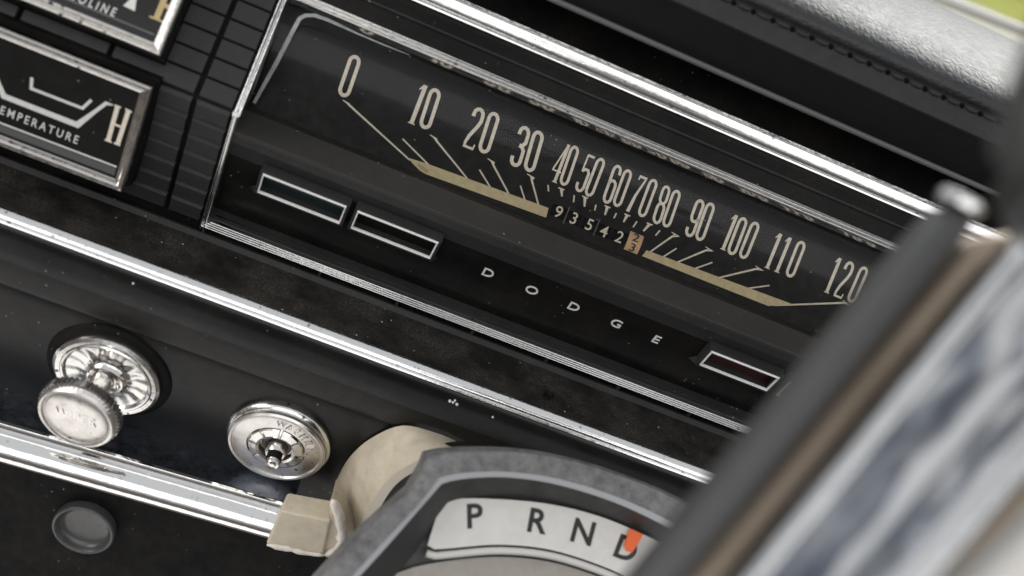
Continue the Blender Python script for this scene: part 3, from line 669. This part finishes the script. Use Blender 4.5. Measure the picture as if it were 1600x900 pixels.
k2 = K.px(437, 683); C2 = K.pt(*k2)
ws = empty('washer_switch', C2, 'round chrome washer switch missing its knob, bare pin sticking out', 'switch')
MB().lathe([(0.02088, 0.00000), (0.02114, 0.00157), (0.02071, 0.00296), (0.01966, 0.00365), (0.01862, 0.00348), (0.01827, 0.00174)], C2, n_, 96).build('outer_ring', M['oldchrome'], ws, True, 40)
wf = MB(); wf.lathe([(0.01931, 0.00174), (0.01949, 0.00539), (0.01879, 0.00609), (0.01792, 0.00592), (0.01757, 0.00522), (0.01688, 0.00548), (0.01175, 0.00574), (0.01140, 0.00435), (0.00435, 0.00392)], C2, n_, 96)
wf = wf.build('face_plate', M['satin'], ws, True, 40)
def notch(k, i, t, r, h):
    if k in (1, 2) and (i % 16) in (0, 1): return r-0.0022, h
    return r, h
MB().lathe([(0.0112, 0.0036), (0.0112, 0.0058), (0.0107, 0.0063), (0.0078, 0.0068), (0.0068, 0.0064), (0.0064, 0.0040), (0.0026, 0.0036)], C2, n_, 128, notch).build('notched_nut', M['oldchrome'], ws, True, 30)
MB().lathe([(0.00609, 0.00418), (0.00574, 0.00487), (0.00452, 0.00487), (0.00418, 0.00418)], C2, n_, 48).build('bushing', M['wheel'], ws, True, 40)
pd = (n_*1.0+Vector((0.06, 0, 0))).normalized()
MB().lathe([(0.00400, 0.00348), (0.00400, 0.00826), (0.00348, 0.00914)], C2, pd, 32).build('collar', M['oldchrome'], ws, True, 40)
MB().lathe([(0.0030, 0.0086), (0.0030, 0.0118), (0.0027, 0.0121)], C2, pd, 32).build('pin_sleeve', M['matte'], ws, True, 40)
MB().lathe([(0.0026, 0.0116), (0.0027, 0.0134), (0.0024, 0.0141), (0.0017, 0.0138), (0.0009, 0.0143), (0.0002, 0.0143)], C2, pd, 32).build('pin_tip', M['oldchrome'], ws, True, 30)
WP = Free(C2, (1, 0, 0), n_)
for k, ch in enumerate('WASHER'):
    t = R(96-k*13.5); u_ = (math.cos(t), math.sin(t)); 
    put_text('letter', ch, WP, (0.0144*u_[0], 0.0144*u_[1]), (u_[1], -u_[0]), u_, 0.0037, 0.0045, 0.0063, M['satin'], wf, bold=0.006, depth=0.0007)

# paint flecks on the rolled edge, a chipped hole in the ledge
rnd = random.Random(5)
for fx, fy, fr_ in ((703, 627, 0.0006), (708, 629, 0.0005), (714, 632, 0.0006), (711, 626, 0.0004), (770, 652, 0.0004), (208, 443, 0.0004)):
    p = atY(fx, fy, -0.0534)
    MB().lathe([(fr_, -0.0003), (fr_*0.9, 0.0002), (fr_*0.3, 0.0003)], p, (0.1, -1, 0.2), 6).build('paint_fleck', M['silver'], low)
lz = lambda y: zrib-0.0022+(zl+0.0003-zrib+0.0022)*((-0.020-y)/(-0.020-Yl-0.002))
pc = atY(862, 606, -0.026); pc.z = lz(-0.026)
MB().lathe([(0.0030, -0.0008), (0.0028, 0.0004), (0.0022, 0.0007), (0.0017, 0.0002), (0.0003, 0.0001)], pc, (0.05, -0.1, 1), 9, lambda k, i, t, r, h: (r*(1+0.25*math.sin(t*2+1)+0.12*math.sin(t*5)), h)).build('chipped_hole', M['matte'], pan)

# ------------------------------------------------------------------ chrome rail
ra, rb_ = atY(0, 666, -0.060), atY(440, 793, -0.060)
dirr = (rb_-ra).normalized(); r0 = ra-dirr*0.25; r1 = rb_+dirr*0.004
vz = Vector((0, 0, 1)); vy = Vector((0, -1, 0))
rp = [(-0.020, 0.0006), (-0.0030, 0.0006), (-0.0018, 0.0012), (-0.0006, 0.0010), (0.0, 0.0), (0.0, -0.0008), (0.0009, -0.0012), (0.0014, -0.0022), (0.0011, -0.0030),
      (0.0024, -0.0036), (0.0046, -0.0050), (0.0062, -0.0070), (0.0068, -0.0094), (0.0062, -0.0118), (0.0044, -0.0138), (0.0020, -0.0150), (-0.004, -0.0156), (-0.020, -0.012)]
def ring(P0): return [P0+vy*a+vz*b for a, b in rp]
rl = MB(); rl.sweep([ring(r0), ring(r1)]); rl = rl.build('chrome_rail', M['rail'], None, True, 32); rl.data.materials.append(M['flange']); rl.data.polygons[0].material_index = 1
rl['label'] = 'thick polished chrome rail along the bottom edge of the dash below the knobs'; rl['category'] = 'trim rail'

# ------------------------------------------------------------------ under dash panel with round grommet
ud = empty('under_dash_panel', (0, -0.03, -0.35), 'dark matte panel under the chrome rail with a round recessed hole', 'dash panel')
MB().extr([(-0.034, -0.115), (-0.030, -0.40), (0.0, -0.40), (0.0, -0.115)], XL, XR).build('panel_face', M['matte'], ud)
UP = Plane((0, -0.0335, -0.16), -0.8)
hc = UP.px(135, 819); HC = UP.pt(*hc)
MB().lathe([(0.0132, 0.0), (0.0134, 0.0038), (0.0130, 0.0046), (0.0122, 0.0047), (0.0117, 0.0042), (0.0113, 0.0028), (0.0104, 0.0012), (0.0085, 0.0005), (0.0045, 0.0003), (0.0002, 0.0002)], HC, UP.n, 64).build('hole_rim', M['rimgrey'], ud, True, 60)

# ------------------------------------------------------------------ cream column collar
cc = empty('column_collar', atY(600, 860, -0.06), 'cream plastic collar curving round the steering column with glued bracket', 'collar')
def interp(pts, n):
    L = [0]
    for a, b_ in zip(pts, pts[1:]): L.append(L[-1]+math.dist(a, b_))
    out = []
    for i in range(n):
        t = L[-1]*i/(n-1); k = 0
        while k < len(L)-2 and L[k+1] < t: k += 1
        f = (t-L[k])/(L[k+1]-L[k]); p0, p1, p2, p3 = pts[max(k-1, 0)], pts[k], pts[k+1], pts[min(k+2, len(pts)-1)]
        out.append(tuple(0.5*(2*p1[j]+(p2[j]-p0[j])*f+(2*p0[j]-5*p1[j]+4*p2[j]-p3[j])*f*f+(3*p1[j]-p0[j]-3*p2[j]+p3[j])*f**3) for j in (0, 1)))
    return out
outer = interp([(508, 850), (512, 800), (518, 776), (529, 743), (549, 711), (581, 684), (628, 665), (680, 676), (722, 694), (800, 735)], 40)
front = interp([(548, 880), (556, 848), (566, 815), (585, 778), (610, 746), (640, 726), (677, 711), (720, 706), (765, 720), (830, 760)], 40)
OB = [K.pt(*K.px(x_, y_, 0.0012), 0.0012) for x_, y_ in outer]
CF = Plane(K.pt(0, 0, 0.020), -12)
FB = [CF.pt(*CF.px(x_, y_)) for x_, y_ in front]
mids = [[a.lerp(b_, t)+K.n*0.0016*math.sin(math.pi*t) for a, b_ in zip(OB, FB)] for t in (0, 0.15, 0.3, 0.5, 0.7, 0.85, 1)]
mb = MB()
for A, B in zip(mids, mids[1:]): mb.loft(A, B)
mb.build('band', M['creampl'], cc, True)
cen = sum(FB, Vector())/len(FB)+Vector((0.02, 0, -0.03))
IN = [p+(cen-p).normalized()*0.0040 for p in FB]
mb = MB(); mb.loft(FB, IN); mb.build('rim', M['creamedge'], cc, True, 40)
mb = MB(); mb.loft([p-K.n*0.0002 for p in IN], [p-K.n*0.010+(cen-p).normalized()*0.001 for p in IN]); mb.build('inside', M['matte'], cc, True, 40)  # inside of the cream collar coloured black in place of its shade
# bracket
def quadbox(pts_near, thick_vec, name, material, parent):
    mb = MB(); mb.hexa([*pts_near, *[p+thick_vec for p in pts_near]]); return mb.build(name, material, parent)
ctop = [atY(450, 769, -0.058), atY(521, 782, -0.058), atY(517, 815, -0.071), atY(437, 798, -0.071)]
cbot = [atY(437, 798, -0.071), atY(517, 815, -0.071), atY(506, 868, -0.0705), atY(415, 851, -0.0705)]
cund = [atY(415, 851, -0.0705), atY(506, 868, -0.0705), atY(545, 884, -0.060), atY(418, 855, -0.060)]
bk = MB()
bk.add(ctop+cbot[2:]+[ctop[0]+Vector((0, 0.006, -0.022)), ctop[1]+Vector((0, 0.006, -0.022))], [(0, 1, 2, 3), (3, 2, 4, 5), (5, 4, 7, 6), (0, 3, 5, 6), (1, 7, 4, 2), (0, 6, 7, 1)])
bko = bk.build('bracket', M['creampl'], cc)
bv = bko.modifiers.new('bevel', 'BEVEL'); bv.width = 0.0011; bv.segments = 3
# glue along the joint: rough bead
def blob_tube(pts, r, name, material, parent, seed):
    rnd = random.Random(seed); rings = []
    for i, p in enumerate(pts):
        d = (pts[min(i+1, len(pts)-1)]-pts[max(i-1, 0)]).normalized(); u = d.orthogonal().normalized(); v = d.cross(u)
        rr = r*(0.65+0.7*rnd.random())*(0.5 if i in (0, len(pts)-1) else 1)
        rings.append([p+(u*math.cos(t*math.pi/4)+v*math.sin(t*math.pi/4))*rr*(0.8+0.4*rnd.random()) for t in range(8)])
    return MB().sweep(rings).build(name, material, parent, True)
gp = interp([(519, 781), (527, 797), (531, 815), (535, 840), (528, 858), (508, 866)], 16)
blob_tube([atY(x_, y_, -0.0695) for x_, y_ in gp], 0.0019, 'glue_bead', M['glue'], bko, 3)
gp = interp([(417, 851), (440, 855), (470, 862), (506, 868)], 12)
blob_tube([atY(x_, y_, -0.0705) for x_, y_ in gp], 0.0010, 'glue_bead', M['glue'], bko, 4)
# filler between bracket and collar band
fp = [(517, 780), (530, 800), (548, 838), (560, 880), (540, 884), (505, 868), (512, 830)]
fo = MB(); A = [atY(x_, y_, -0.0690) for x_, y_ in fp]; n = len(A)
fo.add(A+[p+Vector((0, 0.012, 0)) for p in A], [tuple(range(n))]+[(i, (i+1) % n, (i+1) % n+n, i+n) for i in range(n)]); fo.build('bracket_web', M['creampl'], cc)

# ------------------------------------------------------------------ gear selector indicator
HO = at(760, 780, 0.395)
Hn = (Vector((0.02, -0.80, 0.60))).normalized()
HP = Free(HO, (1, 0, 0), Hn)
gs = empty('gear_indicator', HP.pt(0, -0.06, -0.03), 'grey column gear indicator with white P R N D dial and orange pointer', 'gear indicator')
def hpx(pts, h=0): return [HP.px(x_, y_, h) for x_, y_ in pts]
oc = interp([(668, 709), (690, 704), (740, 701), (800, 702), (860, 709), (920, 723), (980, 743), (1040, 767), (1100, 798), (1160, 836)], 64)
ic = interp([(690, 757), (705, 752), (740, 747), (790, 746), (850, 753), (910, 768), (970, 789), (1030, 817), (1085, 847), (1130, 875)], 64)
outer_p = [(300, 1130), (492, 908), (544, 850), (590, 808), (640, 764), (661, 728)]+oc+[(1200, 1000)]
inner_p = [(400, 1130), (556, 908), (598, 862), (628, 828), (656, 796), (677, 772)]+ic+[(1150, 1000)]
o2 = [Vector(v) for v in hpx(outer_p)]; i2 = [Vector(v) for v in hpx(inner_p)]
fr = MB(); mid2 = [a.lerp(b_, 0.80) for a, b_ in zip(o2, i2)]; e2 = [a.lerp(b_, 0.10) for a, b_ in zip(o2, i2)]
fr.loft([HP.pt(p.x, p.y, -0.0120) for p in o2], [HP.pt(p.x, p.y, -0.0025) for p in o2]); fr.loft([HP.pt(p.x, p.y, -0.0025) for p in o2], [HP.pt(p.x, p.y, 0.0) for p in e2])
fr.loft([HP.pt(p.x, p.y, 0.0) for p in e2], [HP.pt(p.x, p.y, 0.0004) for p in mid2])
fr.build('housing', M['housing'], gs, True, 25)
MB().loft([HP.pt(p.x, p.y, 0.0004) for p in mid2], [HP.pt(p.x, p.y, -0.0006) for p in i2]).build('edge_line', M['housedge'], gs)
inw = [Vector(v) for v in hpx([(440, 1140), (600, 918), (626, 890), (648, 864), (668, 834), (684, 808)]+[(x_+10-0.012*(x_-690), y_+30) for x_, y_ in ic]+[(1140, 1010)], -0.010)]
MB().loft([HP.pt(p.x, p.y, -0.0006) for p in i2], [HP.pt(p.x, p.y, -0.010) for p in inw]).build('inner_wall', M['housein'], gs, True, 40)
# dial
DH = -0.0095
at_ = interp([(684, 800), (694, 783), (720, 779), (780, 780), (860, 788), (940, 808), (1020, 842), (1090, 878), (1150, 915)], 30)
ab_ = interp([(668, 852), (674, 858), (700, 857), (780, 851), (860, 859), (940, 884), (1000, 912), (1060, 945), (1110, 975)], 30)
top2 = hpx(at_, DH); bot2 = hpx(ab_, DH)
dd = MB(); dd.loft([HP.pt(*p, DH) for p in top2], [HP.pt(*p, DH) for p in bot2]); dd = dd.build('dial', M['white'], gs)
bk2 = hpx([(520, 1000), (690, 775), (900, 775), (1250, 930), (1200, 1150)], DH-0.004)
MB().poly(HP, bk2, DH-0.004).build('back_plate', M['housein'], gs)
rimc = interp([(666, 864), (676, 868), (702, 866), (780, 860), (860, 868), (940, 893), (1000, 921), (1060, 955)], 26)
blob = [HP.pt(*p, DH+0.0006) for p in hpx(rimc, DH)]
rings = []
for i, p in enumerate(blob):
    d = (blob[min(i+1, len(blob)-1)]-blob[max(i-1, 0)]).normalized(); u = HP.n; v = d.cross(u)
    rings.append([p+(u*math.cos(t*math.pi/5)+v*math.sin(t*math.pi/5))*0.0013 for t in range(10)])
MB().sweep(rings).build('lower_rim', M['wheelpad'], gs, True)
hubp = hpx(interp([(600, 905), (640, 888), (702, 876), (780, 870), (860, 878), (940, 903), (1000, 931), (1060, 965)], 20)+[(1060, 1100), (560, 1100)], DH-0.002)
MB().poly(HP, hubp, DH-0.002).build('hub', M['hub'], gs)
for ch, c_, rot, sz in (('P', (742, 806), 3, 1.0), ('R', (841, 814), -10, 1.0), ('N', (911, 831), -15, 1.0), ('D', (979, 857), -22, 1.0)):
    c2 = HP.px(*c_, DH); e1 = Vector(HP.px(c_[0]+10*math.cos(R(-rot)), c_[1]+10*math.sin(R(-rot)), DH))-Vector(c2); e1.normalize()
    put_text('letter', ch, HP, c2, (e1.x, e1.y), (-e1.y, e1.x), 0.0118, 0.0118, DH+0.0002, M['ink'], dd, bold=0.022)
pp = hpx([(985, 826), (1005, 835), (997, 850), (987, 864), (979, 861), (976, 852)], DH+0.002)
po = MB(); n = len(pp); po.add([HP.pt(*p, DH+0.002) for p in pp]+[HP.pt(*p, DH+0.001) for p in pp], [tuple(range(n))]+[(i, (i+1) % n, (i+1) % n+n, i+n) for i in range(n)]); po.build('pointer', M['orange'], gs)

# ------------------------------------------------------------------ steering wheel
sw = empty('steering_wheel', at(1300, 1000, 0.25), 'out of focus steering wheel with grey spoke and worn chrome horn bar', 'steering wheel')
def bar3(name, e0, e1, d0, d1, back, material, rnd_=0.45):
    """thick slab: image-edge lines e0=(top,bottom), e1=(top,bottom) at depths d0/d1 of top and bottom; extends `back` away from the driver"""
    a, b_ = at(*e0[0], d0), at(*e0[1], d1); c, d = at(*e1[0], d0), at(*e1[1], d1)
    rings = []
    for t in [0, 0.015, 0.04, 0.1, 0.5, 1.0]:
        L0, R0 = a.lerp(b_, t), c.lerp(d, t); wv = R0-L0; nb = fw*back
        k = 1.0 if t > 0.05 else (0.72 + 0.28*math.sqrt(min(1, t/0.05)))
        mid_ = (L0+R0)/2+nb*0.5; ringp = []
        for j in range(20):
            th = 2*math.pi*j/20; cs, sn = math.cos(th), math.sin(th); e = rnd_
            x_ = math.copysign(abs(cs)**e, cs); y_ = math.copysign(abs(sn)**e, sn)
            ringp.append(mid_+wv*0.5*x_*k+nb*0.5*y_*k)
        rings.append(ringp)
    return MB().sweep(rings).build(name, material, sw, True, 50)
bar3('spoke', [(1476, 318), (960, 950)], [(1546, 340), (1040, 960)], 0.235, 0.205, 0.016, M['wheel'], 0.75)
bar3('spoke_end', [(1484, 288), (1474, 302)], [(1552, 330), (1540, 342)], 0.234, 0.234, 0.010, M['rail'], 0.8)
bar3('tan_reflection_slab', [(1500, 372), (985, 960)], [(1615, 360), (1150, 960)], 0.243, 0.216, 0.008, M['reflection_shade'], 0.85)  # chrome side whose tan reflection is painted as brown metal
def horn_bar():
    a, b_ = at(1625, 340, 0.224), at(1112, 960, 0.196); c, d = at(1905, 400, 0.222), at(1400, 985, 0.190)
    nu, prof_h = 90, [(0, -0.008), (0.0, -0.001), (0.02, 0.0008), (0.06, 0.0014), (0.10, 0.0009), (0.13, -0.0004), (0.18, -0.0016), (0.26, -0.0034), (0.36, -0.0054), (0.48, -0.0078), (0.58, -0.0096), (0.66, -0.0098), (0.70, -0.0060), (0.74, 0.0002), (0.80, 0.0026), (0.87, 0.0030), (0.93, 0.0022), (0.98, 0.0002), (1.0, -0.003), (1.0, -0.010)]
    vs, fs = [], []; m_ = len(prof_h)
    for i in range(nu+1):
        t = i/nu; L0, R0 = a.lerp(b_, t), c.lerp(d, t)
        for v_, h in prof_h:
            rip = 0.0
            if 0.12 < v_ < 0.7:
                k = math.sin(math.pi*(v_-0.12)/0.58)
                rip = k*(0.00035*math.sin(t*30+v_*7)+0.0002*math.sin(t*53-v_*9+1.3)+0.0007*math.sin(t*13+v_*4+0.6))
            vs.append(L0.lerp(R0, v_)-fw*(h+rip))
    for i in range(nu):
        for j in range(m_): fs.append((i*m_+j, i*m_+(j+1) % m_, (i+1)*m_+(j+1) % m_, (i+1)*m_+j))
    fs += [tuple(range(m_)), tuple(range((nu+1)*m_-1, nu*m_-1, -1))]
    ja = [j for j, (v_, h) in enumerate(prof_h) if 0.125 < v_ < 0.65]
    refl_faces = [f for f in fs if len(f) == 4 and (f[0] % m_) in ja]
    rest = [f for f in fs if f not in set(refl_faces)]
    mesh('horn_bar', vs, rest, M['wheelchrome'], sw, True, 60)
    mesh('horn_bar_reflection', vs, refl_faces, M['bar_reflection'], sw, True, 60)  # chrome floor of the bar, reflections put into its colour
horn_bar()
bar3('painted_shadow_slab', [(1900, 440), (1395, 985)], [(2000, 500), (1470, 1000)], 0.228, 0.202, 0.008, M['reflection_shade'])  # brown slab painted in for the shadow beside the horn bar
bar3('horn_pad', [(1950, 520), (1470, 980)], [(2400, 900), (1900, 1300)], 0.218, 0.190, 0.02, M['wheelpad'])
# rim tube at the right
rc = [at(1500, 520, 0.30)+Vector((0.09, 0, -0.03)), at(1598, 300, 0.185), at(1610, 230, 0.175), at(1650, 120, 0.165), at(1720, -20, 0.155), at(1850, -200, 0.15)]
rc[0] = at(1668, 392, 0.214); rc[1] = at(1606, 308, 0.190)
rings = []
for i, p in enumerate(rc):
    d = (rc[min(i+1, len(rc)-1)]-rc[max(i-1, 0)]).normalized(); u = d.orthogonal().normalized(); v = d.cross(u); r_ = 0.0058 if i else 0.0046
    rings.append([p+(u*math.cos(t*math.pi/8)+v*math.sin(t*math.pi/8))*r_ for t in range(16)])
MB().sweep(rings).build('rim', M['wheel'], sw, True)

# ------------------------------------------------------------------ beyond the windscreen
cw = MB(); cw.extr([(0.26, 0.10), (0.30, 0.118), (0.55, 0.104), (0.95, 0.064), (0.95, -0.02), (0.26, -0.02)], -0.6, 0.9)
cw = cw.build('cowl', M['paint'], None, True, 50); cw['label'] = 'pale beige painted car body beyond the dash pad'; cw['category'] = 'car body'
tA, tB = atY(1462, -6, 0.34), atY(1606, 50, 0.34)
dt = (tB-tA).normalized(); pa, pb = tA-dt*0.5, tB+dt*0.5
rings = [[p+Vector((0, math.cos(t*math.pi/5), math.sin(t*math.pi/5)))*0.0035 for t in range(10)] for p in (pa, pb)]
wt = MB().sweep(rings).build('windscreen_trim', M['wheelpad'], None, True); wt['label'] = 'bright line of windscreen trim above the dash pad'; wt['category'] = 'trim'
lw = mesh('lawn', [(-30, 1.5, -0.95), (40, 1.5, -0.95), (40, 70, -0.95), (-30, 70, -0.95)], [(0, 1, 2, 3)], M['grass']); lw['kind'] = 'structure'
